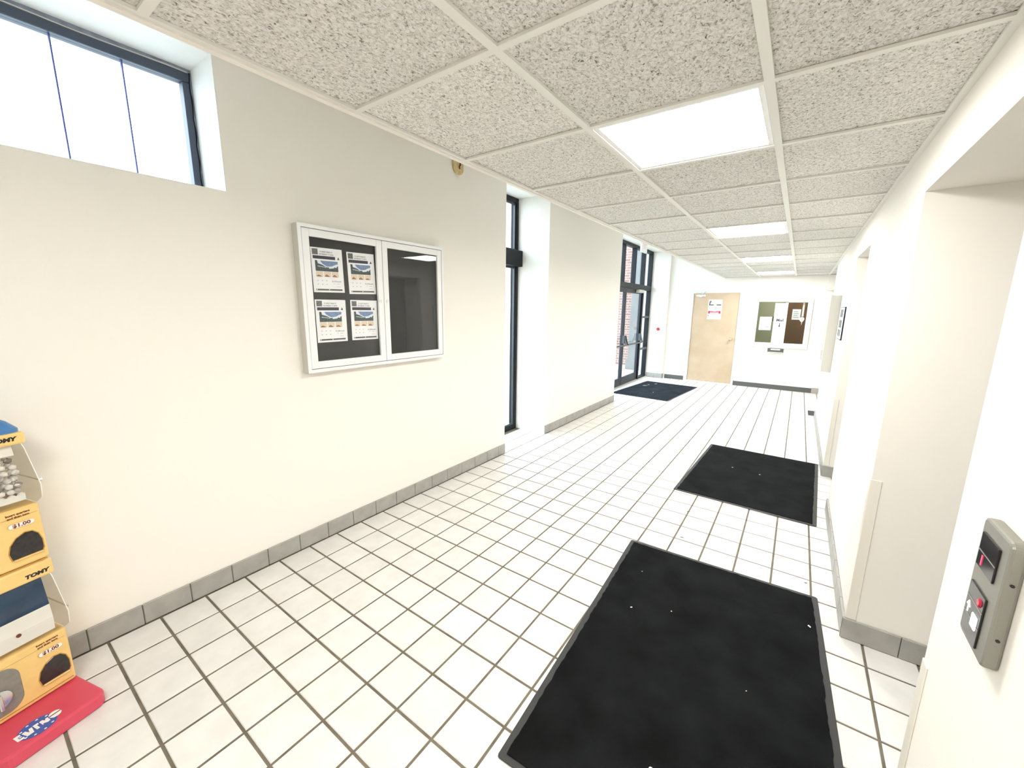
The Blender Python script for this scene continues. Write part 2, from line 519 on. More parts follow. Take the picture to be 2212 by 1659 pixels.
# ---- square ceiling lights
LABS = {1: 'square ceiling light nearest the bulletin board', 5: 'square ceiling light across from the narrow side window', 9: 'square ceiling light level with the entrance doors',
        13: 'square ceiling light closest to the wooden door wall', -3: 'square ceiling light near the capsule machines, past the high window'}
for k in LIGHT_ROWS:
    y0, y1 = OY + k * DY + .014, OY + (k + 1) * DY - .014
    x0, x1 = XC1 + .0165, XC2 - .0165
    cx, cy = (x0 + x1) / 2, (y0 + y1) / 2
    L = root('ceiling_light', (cx, cy, H + .004))
    tag(L, LABS[k], 'light', 'square lay-in ceiling lights')
    f = MB((cx, cy, H + .004))
    t = .018
    f.box(x0, x0 + t, y0, y1, H + .004, H + .02).box(x1 - t, x1, y0, y1, H + .004, H + .02).box(x0 + t, x1 - t, y0, y0 + t, H + .004, H + .02).box(x0 + t, x1 - t, y1 - t, y1, H + .004, H + .02)
    f.build('frame', 'white_metal', L)
    MB((cx, cy, H + .004)).box(x0 + t, x1 - t, y0 + t, y1 - t, H + .008, H + .014).build('diffuser', 'diffuser', L)

# ---- tiled baseboards
BH, BT = 0.112, 0.012
def base_run(name, label, y0, y1, x, sgn, mat='base_tile', joint=0.345):
    """run along y on the face x; sgn = direction into the room"""
    o = MB().box(x, x + sgn * 0.004, y0, y1, 0, BH - .004).build(name, 'grout')
    struct(o, label, 'baseboard')
    n0 = math.floor((y0 - joint) / P); yy = joint + n0 * P
    while yy < y1 - 1e-4:
        a, b_ = max(yy + .0015, y0), min(yy + P - .0015, y1)
        if b_ - a > .01:
            MB().box(x, x + sgn * BT, a, b_, 0.001, BH).build('base_tile', mat, o, bevel=0.003)
        yy += P
    return o
def base_run_x(name, label, x0, x1, y, sgn, mat='base_tile', parent=None):
    o = MB().box(x0, x1, y, y + sgn * .004, 0, BH - .004).build(name, 'grout')
    struct(o, label, 'baseboard')
    n = max(1, round((x1 - x0) / P)); s = (x1 - x0) / n
    for k in range(n):
        MB().box(x0 + k * s + .0012, x0 + (k + 1) * s - .0012, y, y + sgn * BT, .001, BH).build('base_tile', mat, o, bevel=0.003)
    return o
base_run('baseboard_left', 'grey tile baseboard under the bulletin board wall', YN, R1A, XL, 1)
base_run('baseboard_left_middle', 'grey tile baseboard between the window recess and the entrance', R1B, R2A, XL, 1)
base_run('baseboard_left_end', 'short grey tile baseboard at the far corner', R2B, YB - .004, XL, 1)
base_run_x('baseboard_recess', 'tile baseboard in the entrance recess beside the doors', -0.40, XL, R2B, -1)
base_run('baseboard_right_near', 'tile baseboard under the lift call panel', YN, NA[0], XR, -1)
base_run('baseboard_right', 'tile baseboard between the two lift niches', NA[1], NB[0], XR, -1)
base_run('baseboard_right_far', 'tile baseboard past the second lift niche', NB[1], YRE, XR, -1)
base_run_x('baseboard_niche', 'tile baseboard on the side of the first lift niche', XR - BT, 3.40, NA[1], -1)
base_run_x('baseboard_niche_far', 'tile baseboard on the side of the second lift niche', XR - BT, 3.40, NB[1], -1)
struct(MB().box(0.03, DX0 - .03, YB - .006, YB, 0, .10).build('baseboard_back_corner', 'vinyl_base', bevel=.002), 'dark vinyl baseboard between corner and wooden door', 'baseboard')
struct(MB().box(DX1 + .03, 2.955, YB - .006, YB, 0, .10).build('baseboard_back', 'vinyl_base', bevel=.002), 'dark vinyl baseboard under the mail window', 'baseboard')
base_run_x('baseboard_back_right', 'pinkish tile baseboard at the corridor corner', 2.955, 3.56, YB, -1, 'base_tile_pink')

# ---- plastic corner guards
def guard(name, x, y, sy, z1, label):
    """L-shaped guard on the wall edge (x, y); sy = -1 when the jamb face looks towards -y"""
    t, wd = .003, .038
    o = MB().box(x - t, x + wd, y + (sy * t if sy < 0 else 0), y + (0 if sy < 0 else t), BH + .002, z1)
    o.box(x - t, x, y if sy < 0 else y - wd, y + wd if sy < 0 else y, BH + .002, z1)
    struct(o.build(name, 'corner_plastic', bevel=.001), label, 'trim')
guard('trim_1', XR, NA[0], 1, .76, 'cream plastic corner guard below the lift call panel')
guard('trim_2', XR, NA[1], -1, .86, 'cream plastic corner guard on the first niche edge')
guard('trim_3', XR, NB[1], -1, .80, 'cream plastic corner guard on the second niche edge')

# ---- lift doors in the niches (hidden round the corner from here)
for n_, (a, b_) in (('door_3', NA), ('door_4', NB)):
    mid = (a + b_) / 2
    d = MB().box(3.395, 3.42, a, a + .06, 0, NZ).box(3.395, 3.42, b_ - .06, b_, 0, NZ).box(3.395, 3.42, a + .06, b_ - .06, NZ - .08, NZ).build(n_, 'elevator_steel')
    struct(d, 'brushed steel lift door in the %s wall niche' % ('first' if n_ == 'door_3' else 'second'), 'door')
    MB().box(3.402, 3.415, a + .06, mid - .002, .005, NZ - .08).build('door_leaf', 'elevator_steel', d)
    MB().box(3.402, 3.415, mid + .002, b_ - .06, .005, NZ - .08).build('door_leaf', 'elevator_steel', d)

# ---- window_1: high window in the left wall
GX = -0.31
ft, fs = .048, .034
w1 = MB()
w1.box(GX - .05, GX + .01, WY0, WY1 - .012, WZ1 - .022 - ft, WZ1 - .022).box(GX - .05, GX + .01, WY0, WY1 - .012, WZ0, WZ0 + .045)
w1.box(GX - .05, GX + .01, WY1 - .012 - fs, WY1 - .012, WZ0 + .045, WZ1 - .022 - ft).box(GX - .05, GX + .01, WY0, WY0 + fs, WZ0 + .045, WZ1 - .022 - ft)
w1 = w1.build('window_1', 'window_glare_blue', bevel=.004)
tag(w1, 'high horizontal window with dark frame in the left wall', 'window', kind='structure')
ck = MB().box(GX - .05, GX + .004, WY0, WY1 - .012, WZ1 - .022, WZ1 - .001).box(GX - .05, GX + .004, WY1 - .012, WY1 - .001, WZ0, WZ1 - .001)
ck.build('caulk', 'caulk_grey', w1)
MB().tube([(GX + .008, y_, WZ1 - .022 + .004 * math.sin(y_ * 9)) for y_ in [WY0 + .02 + k * (WY1 - WY0 - .04) / 20 for k in range(21)]], .004, 5).build('sealant_bead', 'silver_edge', w1)
MB().tube([(GX + .008, WY1 - .013 + .003 * math.sin(k * 1.9), WZ0 + .01 + k * (WZ1 - WZ0 - .03) / 14) for k in range(15)], .004, 5).build('sealant_bead', 'black_frame', w1)
zt0, zt1 = WZ0 + .045, WZ1 - .022 - ft
ms = [WY1 - .012 - fs, 0.665, 0.422, 0.18, -0.06, -0.30, -0.54, WY0 + fs]
for k in range(len(ms) - 1):
    MB().box(GX - .022, GX - .018, ms[k + 1] + .003, ms[k] - .003, zt0, zt1).build('pane', 'glass', w1)
    if k < len(ms) - 2:
        MB().box(GX - .028, GX - .012, ms[k + 1] - .003, ms[k + 1] + .003, zt0, zt1).build('mullion', 'mullion_blue', w1)
rl = MB().box(GX + .012, XL - .001, WY0, WY1 - .003, WZ1 - .004, WZ1).box(GX + .012, XL - .001, WY1 - .004, WY1, WZ0 + .004, WZ1).box(GX + .012, XL - .001, WY0, WY1, WZ0, WZ0 + .004)
struct(rl.build('trim_5', 'white_paint'), 'white lining boards around the high window', 'trim')

# ---- recess linings, window_2 (tall side window in the first recess)
W2X = -0.47
w2 = MB()
fx0, fx1 = W2X - .09, W2X
w2.box(fx0, fx1, R1B - .05, R1B, .0, HU).box(fx0, fx1, R1A, R1A + .05, .0, HU)
w2.box(fx0, fx1, R1A + .05, R1B - .05, 0.0, .06).box(fx0, fx1, R1A + .05, R1B - .05, 2.94, HU)
w2 = w2.build('window_2', 'black_frame', bevel=.004)
tag(w2, 'tall narrow side window with black frame in the first recess', 'window', kind='structure')
MB().box(fx0, W2X + .07, R1A + .002, R1B - .002, 2.17, 2.365).build('transom_bar', 'black_frame', w2, bevel=.004)
for z0, z1 in ((.06, 2.17), (2.365, 2.94)):
    MB().box(W2X - .05, W2X - .044, R1A + .05, R1B - .05, z0, z1).build('pane', 'glass', w2)
    fr = MB()
    for yy in (R1A + .05, R1B - .075):
        fr.box(W2X - .035, W2X - .012, yy, yy + .025, z0, z1)
    fr.box(W2X - .035, W2X - .012, R1A + .075, R1B - .075, z0, z0 + .025).box(W2X - .035, W2X - .012, R1A + .075, R1B - .075, z1 - .025, z1)
    fr.build('glazing_bead', 'dark_bar', w2)

# ---- door_1: glazed entrance with transom lights and sidelight
SX = -0.42
s0, s1 = SX - .10, SX
YM = [6.90, 7.54, 8.20, 8.87, 9.50, 10.05]      # transom mullions (far edges)
d1 = MB()
d1.box(s0, s1, R2B - .06, R2B, 0, HU).box(s0, s1, R2A, R2A + .06, 0, HU)
d1.box(s0, s1, R2A + .06, R2B - .06, 2.94, HU)
d1 = d1.build('door_1', 'black_frame', bevel=.004)
tag(d1, 'black framed glass entrance with double doors and transom panes', 'door', kind='structure')
MB().box(s0, s1 + .015, R2A + .06, R2B - .06, 2.09, 2.20).build('transom_bar', 'black_frame', d1, bevel=.004)
for ym in (8.20, 8.87):
    MB().box(s0, s1, ym - .05, ym, 2.20, 2.94).build('mullion', 'black_frame', d1, bevel=.003)
for ym in (9.50, 7.32):
    MB().box(s0, s1, ym - .055, ym, 0, 2.09).box(s0, s1, ym - .055, ym, 2.20, 2.94).build('mullion', 'black_frame', d1, bevel=.003)
tp = [R2A + .06, 7.265, 7.32, 8.15, 8.20, 8.82, 8.87, 9.445, 9.50, R2B - .06]
for k in range(0, 10, 2):
    MB().box(SX - .05, SX - .044, tp[k], tp[k + 1], 2.20, 2.94).build('pane', 'glass', d1)
# sidelight rails and panes
sl0, sl1 = 9.50, R2B - .06
for z in (0.70, 1.45):
    MB().box(s0 + .02, s1, sl0, sl1, z, z + .05).build('sidelight_rail', 'dark_bar', d1)
MB().box(s0, s1, sl0, sl1, 0, .05).build('sill', 'black_frame', d1)
for z0, z1 in ((.05, .70), (.75, 1.45), (1.50, 2.09)):
    MB().box(SX - .05, SX - .044, sl0, sl1, z0, z1).build('pane', 'glass', d1)
MB().box(SX - .05, SX - .044, R2A + .06, 7.265, .05, 2.09).build('pane', 'glass', d1)
MB().box(s0, s1, R2A + .06, 7.265, 0, .05).build('sill', 'black_frame', d1)
# two leaves
def leaf(y0, y1, hinge_far):
    lf = MB()
    a0, a1 = SX - .07, SX - .025
    lf.box(a0, a1, y0, y0 + .055, .012, 2.08).box(a0, a1, y1 - .055, y1, .012, 2.08)
    lf.box(a0, a1, y0 + .055, y1 - .055, .012, .18).box(a0, a1, y0 + .055, y1 - .055, 2.0, 2.08)
    lf = lf.build('door_leaf', 'bronze_frame', d1, bevel=.003)
    MB().box(SX - .05, SX - .044, y0 + .055, y1 - .055, .18, 2.0).build('glass', 'glass', lf)
    bar = MB().tube([(SX + .075, y0 + .02, .905), (SX + .075, y1 - .02, .905)], .019, 10)
    for yy in (y0 + .028, y1 - .028):
        bar.box(SX - .025, SX + .03, yy - .022, yy + .022, .93, 1.10)
        bar.prism([(SX + .03, yy - .01, 1.09), (SX + .085, yy - .01, .90), (SX + .06, yy - .01, .89), (SX + .0, yy - .01, 1.03)], (0, 0, 0), (0, .02, 0))
    bar.build('push_bar', 'dark_bar', lf, bevel=0)
    MB().box(SX - .025, SX + .055, (y1 - .42) if hinge_far else y0 + .08, (y1 - .08) if hinge_far else y0 + .42, 2.02, 2.085).build('door_closer', 'silver_edge', lf, bevel=.005)
leaf(8.39, 9.44, True)
leaf(7.325, 8.375, False)
MB().box(SX - .10, SX + .05, R2A, R2B, 0.0, 0.012).build('threshold', 'silver_edge', d1)

# ---- door_2: wooden door in the end wall
d2 = MB()
fz = 2.08
d2.box(DX0 - .03, DX0 + .001, YB - .02, YB - .0005, 0, fz - .045).box(DX0 + .001, DX0 + .045, YB - .02, YB + .13, 0, fz - .045).box(DX1 - .015, DX1 - .001, YB - .02, YB + .13, 0, fz - .045).box(DX1 - .001, DX1 + .03, YB - .02, YB - .0005, 0, fz - .045).box(DX0 - .03, DX1 + .03, YB - .02, YB - .0005, fz - .045, fz + .015)
d2 = d2.build('door_2', 'frame_grey')
tag(d2, 'flat tan wooden door with white frame at the hall end', 'door', kind='structure')
DY_ = YB + .0
MB().box(DX0 + .048, DX1 - .018, DY_, DY_ + .045, .012, fz - .048).build('door_leaf', 'wood_door', d2, bevel=.002)
kn = MB().tube([(1.385, DY_, 1.02), (1.385, DY_ - .008, 1.02)], .034, 16).tube([(1.385, DY_ - .008, 1.02), (1.385, DY_ - .03, 1.02), (1.385, DY_ - .042, 1.02), (1.385, DY_ - .062, 1.02), (1.385, DY_ - .07, 1.02)], [.012, .014, .03, .032, .016], 16)
kn.build('door_knob', 'brass', d2, smooth=True)
for z in (.28, 1.03, 1.78):
    MB().tube([(DX0 + .046, DY_ - .008, z - .05), (DX0 + .046, DY_ - .008, z + .05)], .009, 8).build('hinge', 'silver_edge', d2)
cl = MB().prism([(x, DY_, z) for x, z in [(0.70 + a, 1.975 + b_) for a, b_ in rrect(.20, .038, .018)]], (0, 0, 0), (0, -.045, 0))
cl.box(.665, .72, DY_ - .04, DY_, 1.945, 1.965)
cl.build('door_closer', 'white_metal', d2, bevel=.003)
MB().tube([(.70, DY_ - .05, 1.99), (.76, DY_ - .09, 2.03), (.80, DY_ - .035, 2.062)], .007, 6).build('closer_arm', 'chrome', d2)

# ---- window_3: mail window
w3 = MB()
ox0, ox1, oz0, oz1 = 1.775, 2.785, .885, 1.905
w3.box(ox0, VX0 + .02, YB - .025, YB + .06, oz0, oz1).box(VX1 - .025, ox1, YB - .025, YB + .06, oz0, oz1)
w3.box(VX0 + .02, VX1 - .025, YB - .025, YB + .06, oz0, VZ0 + .02).box(VX0 + .02, VX1 - .025, YB - .025, YB + .06, VZ1 - .02, oz1)
w3 = w3.build('window_3', 'white_paint', bevel=.003)
tag(w3, 'white framed interior mail window beside the wooden door', 'window', kind='structure')
PY = YB + .02
MB().box(VX0 + .02, 2.265, PY, PY + .005, VZ0 + .02, VZ1 - .02).build('pane', 'case_glass', w3)
MB().box(2.255, VX1 - .025, PY + .012, PY + .017, VZ0 + .02, VZ1 - .02).build('pane', 'case_glass', w3)
MB().box(VX0 + .02, VX1 - .025, YB - .03, YB - .024, VZ1 + .0, VZ1 + .012).build('top_track', 'silver_edge', w3)
MB().box(2.128, 2.142, PY + .0052, PY + .011, 1.44, 1.535).build('latch', 'black_frame', w3, bevel=.001)

# office behind the mail window
struct(MB().box(.2, 4.2, 12.0, 12.1, 0, 2.6).box(1.60, 1.70, YB + .15, 12.0, 0, 2.6).box(4.1, 4.2, YB + .15, 12.0, 0, 2.6).build('wall_office', 'office_green'), 'green office wall behind the mail window')
struct(MB().box(1.6, 4.2, YB + .15, 12.1, 2.6, 2.7).build('ceiling_office', 'recess_paint'), 'office ceiling behind the mail window', 'ceiling')
struct(MB().box(1.6, 4.2, YB + .15, 12.1, -.08, 0).build('floor_office', 'office_floor'), 'office floor behind the mail window', 'floor')
dO = MB().box(2.27, 2.33, 11.96, 12.0, 0, 1.93).box(3.24, 3.30, 11.96, 12.0, 0, 1.93).box(2.27, 3.30, 11.96, 12.0, 1.86, 1.93).build('door_5', 'white_paint')
tag(dO, 'dark brown office door seen through the mail window', 'door', kind='structure')
MB().box(2.332, 3.238, 11.965, 11.995, .01, 1.858).build('door_leaf', 'brown_door', dO)
MB().tube([(2.80, 11.964, 1.66), (2.80, 11.955, 1.66)], .018, 12).build('peephole', 'brass', dO)
OL = root('added_office_light', (2.6, 11.1, 2.6)); tag(OL, 'added unseen office ceiling light behind the mail window', 'light')  # unseen lamp, added to brighten the office
MB((2.6, 11.1, 2.6)).box(2.3, 2.9, 10.8, 11.4, 2.57, 2.598).build('housing', 'white_metal', OL)
lm = bpy.data.materials['diffuser'].copy(); lm.node_tree.nodes['Emission'].inputs[1].default_value = 15.0; MATS['added_office_diffuser'] = lm
MB((2.6, 11.1, 2.6)).box(2.32, 2.88, 10.82, 11.38, 2.562, 2.57).build('diffuser', 'added_office_diffuser', OL)

# duct box in the far corner
struct(MB().box(2.955, 3.22, YB - .10, YB, 2.06, H).build('trim_4', 'wall_paint', bevel=.003), 'boxed-in pipe under the ceiling at the far corner', 'trim')

# ---- outside
struct(MB().box(-30, XO, -20, 40, -.12, -.03).build('ground_outside', 'concrete'), 'pale concrete paving outside the entrance', 'ground')
pier = MB((-1.55, 12.4, -.03)).box(-1.95, -1.10, 12.0, 12.8, -.03, 3.55).build('wall_outside', 'brick')
pier.location = (-1.55, 12.4, -.03)
struct(pier, 'red brick pier outside the entrance doors')

struct(MB().box(-1.30, -.72, 11.2, 11.6, -.03, 3.3).box(-1.34, -.68, 11.16, 11.64, -.03, .25).build('column_outside', 'column_grey', bevel=.01), 'grey concrete column outside the entrance doors', 'column')

# ================================================================ OBJECTS
# ---- door mats
def mat_obj(name, cx, cy, wd, ln, rot, pile, label):
    o = root(name, (cx, cy, 0.0), math.radians(rot))
    tag(o, label, 'mat', 'floor mats in the hall')
    bd = .028
    hw, hl = wd / 2, ln / 2
    b_ = MB().prism([(x, y, 0.0) for x, y in rrect(wd, ln, .012, 2)], (0, 0, 0.0005), (0, 0, .004))
    b_.build('rubber_border', 'rubber', o, bevel=.0015)
    # pile with an uneven worn edge
    pts = []
    n = 60
    for (x0, y0, x1, y1) in ((-hw + bd, -hl + bd, hw - bd, -hl + bd), (hw - bd, -hl + bd, hw - bd, hl - bd), (hw - bd, hl - bd, -hw + bd, hl - bd), (-hw + bd, hl - bd, -hw + bd, -hl + bd)):
        for k in range(n):
            t = k / n
            pts.append((x0 + (x1 - x0) * t + rnd.uniform(-.003, .003), y0 + (y1 - y0) * t + rnd.uniform(-.003, .003), 0))
    MB().prism(pts, (0, 0, .004), (0, 0, .005)).build('pile', pile, o)
    return o
mat_obj('floor_mat', 2.372, 1.792, 1.085, 1.715, 2.7, 'pile_black', 'black carpet mat with rubber edge by the first lift niche')
mat_obj('floor_mat', 2.384, 4.487, 1.075, 1.635, -1.9, 'pile_black', 'black carpet mat with rubber edge by the second lift niche')
mat_obj('floor_mat', 0.315, 8.43, 1.13, 1.85, -5.0, 'pile_navy', 'dark blue-grey mat at the glass entrance doors')
def scrap(name, x, y, z, a, b_, rz, mat, label, cat, group, wav=.35):
    n = 9
    loop = []
    for k in range(n):
        t = 2 * math.pi * k / n
        r = 1 + rnd.uniform(-wav, wav)
        loop.append((a * r * math.cos(t), b_ * r * math.sin(t), 0))
    o = MB().prism(loop, (0, 0, 0), (0, 0, .0015)).build(name, mat)
    o.location = (x, y, z); o.rotation_euler = (0, 0, rz)
    tag(o, label, cat, group)
SCR = 'white paper scrap on the first lift niche mat'
for px, py, a, b_ in ((2.83, 2.37, .009, .005), (2.35, 1.20, .006, .004), (2.27, 1.03, .013, .004), (2.12, 1.0, .012, .004), (2.21, 2.05, .004, .003), (1.97, 2.3, .003, .003), (2.6, 1.75, .003, .002), (2.02, 1.95, .006, .005)):
    scrap('paper_scrap', px, py, .0092, a, b_, rnd.uniform(0, 3), 'lint', SCR, 'litter', 'crumbs on the first mat')
for px, py in ((2.45, 4.55), (2.2, 4.6)):
    scrap('paper_scrap', px, py, .0092, .008, .005, .4, 'lint', 'white paper scrap on the second lift niche mat', 'litter', 'crumbs on the second mat')
for px, py, a, b_ in ((-.02, 8.75, .05, .014), (.12, 9.1, .03, .012), (.02, 8.9, .02, .01), (.35, 8.1, .012, .01)):
    scrap('paper_scrap', px, py, .0092, a, b_, .7, 'lint', 'white paper scrap on the entrance mat', 'litter', 'crumbs on the entrance mat')
for px, py, a, lab in ((2.03, 3.32, .011, 'pale dirt spot on the tiles between the lift mats'), (2.08, 2.88, .012, 'dark dirt spot on the tiles just past the first mat'), (2.82, 2.80, .008, 'dark dirt speck on the tiles by the first mat corner')):
    scrap('dirt_spot', px, py, .0001, a, a * .6, .3, 'gum', lab, 'dirt', 'dirt spots on the floor', .5)

# ---- enclosed bulletin board (local u along the wall, n out of the wall)
def bulletin(name, x, sgn, u0, u1, z0, z1, dep, label, doors=2, papers=True):
    """x = wall face, sgn = direction out of the wall; u = world y"""
    cy = (u0 + u1) / 2
    org = (x, cy, z0)
    R = root(name, org); tag(R, label, 'notice board')
    X = lambda d: x + sgn * d
    e = .022
    c = MB(org)
    c.box(X(0), X(dep), u0, u0 + e, z0, z1).box(X(0), X(dep), u1 - e, u1, z0, z1).box(X(0), X(dep), u0 + e, u1 - e, z0, z0 + e).box(X(0), X(dep), u0 + e, u1 - e, z1 - e, z1)
    c.build('case_frame', 'silver_edge', R, bevel=.002)
    c = MB(org)
    c.box(X(dep), X(dep + .003), u0, u0 + e, z0, z1).box(X(dep), X(dep + .003), u1 - e, u1, z0, z1).box(X(dep), X(dep + .003), u0 + e, u1 - e, z0, z0 + e).box(X(dep), X(dep + .003), u0 + e, u1 - e, z1 - e, z1)
    c.build('face_frame', 'white_metal', R)
    MB(org).box(X(0.0), X(.035), u0 + e, u1 - e, z0 + e, z1 - e).build('backboard', 'black_felt', R)
    ds = [(u0 + e + .003, 1.893), (1.897, u1 - e - .003)] if doors == 2 else [(u0 + e + .003, u1 - e - .003)]
    s = .046
    for a, b_ in ds:
        d = MB(org)
        za, zb = z0 + e + .003, z1 - e - .003
        d.box(X(dep - .018), X(dep + .001), a, a + s, za, zb).box(X(dep - .018), X(dep + .001), b_ - s, b_, za, zb).box(X(dep - .018), X(dep + .001), a + s, b_ - s, za, za + s).box(X(dep - .018), X(dep + .001), a + s, b_ - s, zb - s, zb)
        d = d.build('door', 'white_metal', R, bevel=.002)
        MB(org).box(X(dep - .010), X(dep - .007), a + s, b_ - s, za + s, zb - s).build('glass', 'case_glass', d)
        if doors == 2:
            yk = 1.862 if b_ < 1.95 else 1.921
            MB(org).tube([(X(dep + .001), yk, 1.683), (X(dep + .006), yk, 1.683)], .011, 12).build('lock', 'chrome', d)
    return R
bulletin('bulletin_board', XL, 1, 1.283, 2.522, 1.212, 2.14, .065, 'white framed glass bulletin board with black backing and four flyers')

# the four flyers
FX = XL + .0355
def flyer(y0, z0, tilt, price, label, seed):
    wv, hv = .218, .281
    cy, cz = y0 + wv / 2, z0 + hv / 2
    R = root('flyer', (FX, cy, cz)); R.rotation_euler = (math.radians(tilt), 0, 0)
    tag(R, label, 'flyer', 'flyers in the bulletin board')
    r2 = random.Random(seed)
    MB().box(0, .0006, -wv / 2, wv / 2, -hv / 2, hv / 2).build('sheet', 'paper', R)
    def rect(nm, mat, a, b_, c, d, t=.0010):
        return MB().box(.0006, t, a - wv / 2, b_ - wv / 2, hv / 2 - d, hv / 2 - c).build(nm, mat, R)
    rect('emblem', 'ink_grey', .010, .048, .008, .044)
    text('72 WEST MAIN ST', .0135, 'ink_text', R, (.0011, -.004, hv / 2 - .025), (0, 1, 0), (0, 0, 1), thick=.0002, xs=.82)
    text('WATERBURY CT 06702', .0125, 'ink_text', R, (.0011, -.004, hv / 2 - .040), (0, 1, 0), (0, 0, 1), thick=.0002, xs=.78)
    rect('title_bar', 'ink_dark', .012, .166, .050, .070)
    lg = MB().prism([(.0012, y + .188 - wv / 2, z + hv / 2 - .060) for y, z in ellipse(.020, .020, 20)], (0, 0, 0), (.0003, 0, 0)).build('badge', 'paper', R)
    dp = MB()
    dp.prism([(.0016, .188 - wv / 2 + a, hv / 2 - .060 + b_) for a, b_ in ((-.008, -.008), (.008, -.008), (.005, .002), (.001, .010), (-.004, .002))], (0, 0, 0), (.0002, 0, 0))
    dp.build('badge_mark', 'ink_text', R)
    # photograph: sky, clouds, dark low building with trees
    rect('photo_sky', 'print_sky', .024, .182, .080, .140)
    cl = MB()
    def Q(pts, t): return [(t, a - wv / 2, hv / 2 - b_) for a, b_ in pts]
    cl.prism(Q([(.040, .080), (.058, .080), (.074, .100), (.105, .116), (.140, .112), (.165, .100), (.182, .096), (.182, .128), (.024, .128), (.024, .095)], .0011), (0, 0, 0), (.0002, 0, 0))
    cl.build('photo_cloud', 'print_cloud', R)
    bu = MB()
    bu.prism(Q([(.024, .080), (.038, .080), (.042, .098), (.070, .106), (.105, .122), (.112, .118), (.118, .128), (.150, .124), (.158, .116), (.166, .122), (.182, .106), (.182, .146), (.024, .146)], .0013), (0, 0, 0), (.0002, 0, 0))
    bu.build('photo_building', 'print_building', R)
    wn = MB()
    for k in range(6):
        wn.box(.0015, .0017, .040 + k * .010 - wv / 2, .045 + k * .010 - wv / 2, hv / 2 - .118 - k * .0012, hv / 2 - .112 - k * .0012)
    wn.build('photo_windows', 'print_cloud', R)
    for k in range(3):
        rect('room_photo', 'print_sand', .024 + k * .055, .072 + k * .055, .148, .182)
        MB().prism(Q([(.028 + k * .055, .181), (.030 + k * .055, .174), (.042 + k * .055, .170 - r2.uniform(0, .006)), (.056 + k * .055, .174), (.064 + k * .055, .181)], .0011), (0, 0, 0), (.0002, 0, 0)).build('room_furniture', 'print_brown', R)
    rect('caption_band', 'print_pink', .030, .062, .188, .1895)
    rect('caption_band', 'print_pink', .120, .150, .191, .1925)
    for a in range(3):
        for b_ in range(2):
            rect('icon', 'ink_pale', .030 + a * .030, .037 + a * .030, .203 + b_ * .024, .208 + b_ * .024)
    text(price, .013, 'ink_text', R, (.0011, .055, hv / 2 - .209), (0, 1, 0), (0, 0, 1), thick=.0002, xs=.9)
    for a, b_, c in ((.142, .153, .222), (.163, .187, .224), (.163, .189, .242)):
        rect('text_line', 'ink_pale', a, b_, c, c + .0022)
    rect('footer_bar', 'ink_text', .016, .202, .259, .269)
    rect('footer_mark', 'paper', .020, .026, .261, .266, .0013); rect('footer_mark', 'paper', .104, .110, .261, .266, .0013)
flyer(1.374, 1.7315, 1.0, '$1,275/month', 'flyer pinned upper left in the bulletin board, price 1,275', 1)
flyer(1.627, 1.7295, 1.4, '$1,275/month', 'flyer pinned upper right in the bulletin board, price 1,275', 2)
flyer(1.376, 1.403, 0.2, '$1,200/month', 'flyer pinned lower left in the bulletin board, price 1,200', 3)
flyer(1.631, 1.405, -0.3, '$1,200/month', 'flyer pinned lower right in the bulletin board, price 1,200', 4)

# ---- junction plate high on the left wall
jp = root('junction_plate', (XL, 2.785, 2.87)); tag(jp, 'beige oval wall plate with loose dark wire under the ceiling edge', 'wall plate')
MB().prism([(0, y, z) for y, z in rrect(.135, .155, .06, 6)], (0, 0, 0), (.016, 0, 0)).build('plate', 'plate_cream', jp, bevel=.004)
MB().tube([(.014, -.02, .05), (.03, -.01, .035), (.026, .012, .03), (.022, .015, 0), (.02, .004, -.012), (.018, .010, -.03)], .006, 6).build('wire', 'letter_brown', jp)
MB().tube([(.016, .02, .055), (.03, .005, .045), (.02, -.03, .052)], .004, 6).build('wire', 'letter_black', jp)

# ---- exit sign hanging by the entrance
ex = root('exit_sign', (-.02, 8.04, 3.0)); tag(ex, 'white hanging exit sign with pale red letters before the entrance', 'sign')
MB().box(-.05, .05, -.09, .09, -.02, 0).build('canopy', 'white_metal', ex, bevel=.004)
MB().tube([(0, 0, -.02), (0, 0, -.06)], .01, 8).build('stem', 'white_metal', ex)
MB().box(-.018, .018, -.16, .16, -.27, -.06).build('panel', 'white_metal', ex, bevel=.004)
text('EXIT', .15, 'sign_pink', ex, (.0185, 0, -.165), (0, 1, 0), (0, 0, 1), thick=.0008, xs=.85)

# ---- red button on the recess end wall
rb = root('door_button', (-.185, R2B, 1.19)); tag(rb, 'round red push button beside the glass entrance', 'button')
MB().box(-.05, .05, -.008, 0, -.06, .06).build('plate', 'white_metal', rb, bevel=.002)
MB().tube([(0, -.008, 0), (0, -.03, 0), (0, -.036, 0)], [.036, .036, .028], 18).build('button', 'red_plastic', rb)
rp = root('switch_plate', (-.075, R2B, 1.20)); tag(rp, 'cream switch plate next to the red push button', 'switch')
MB().box(-.035, .035, -.006, 0, -.057, .057).build('plate', 'corner_plastic', rp, bevel=.002)
MB().box(-.008, .008, -.012, -.006, -.016, .016).build('toggle', 'corner_plastic', rp)

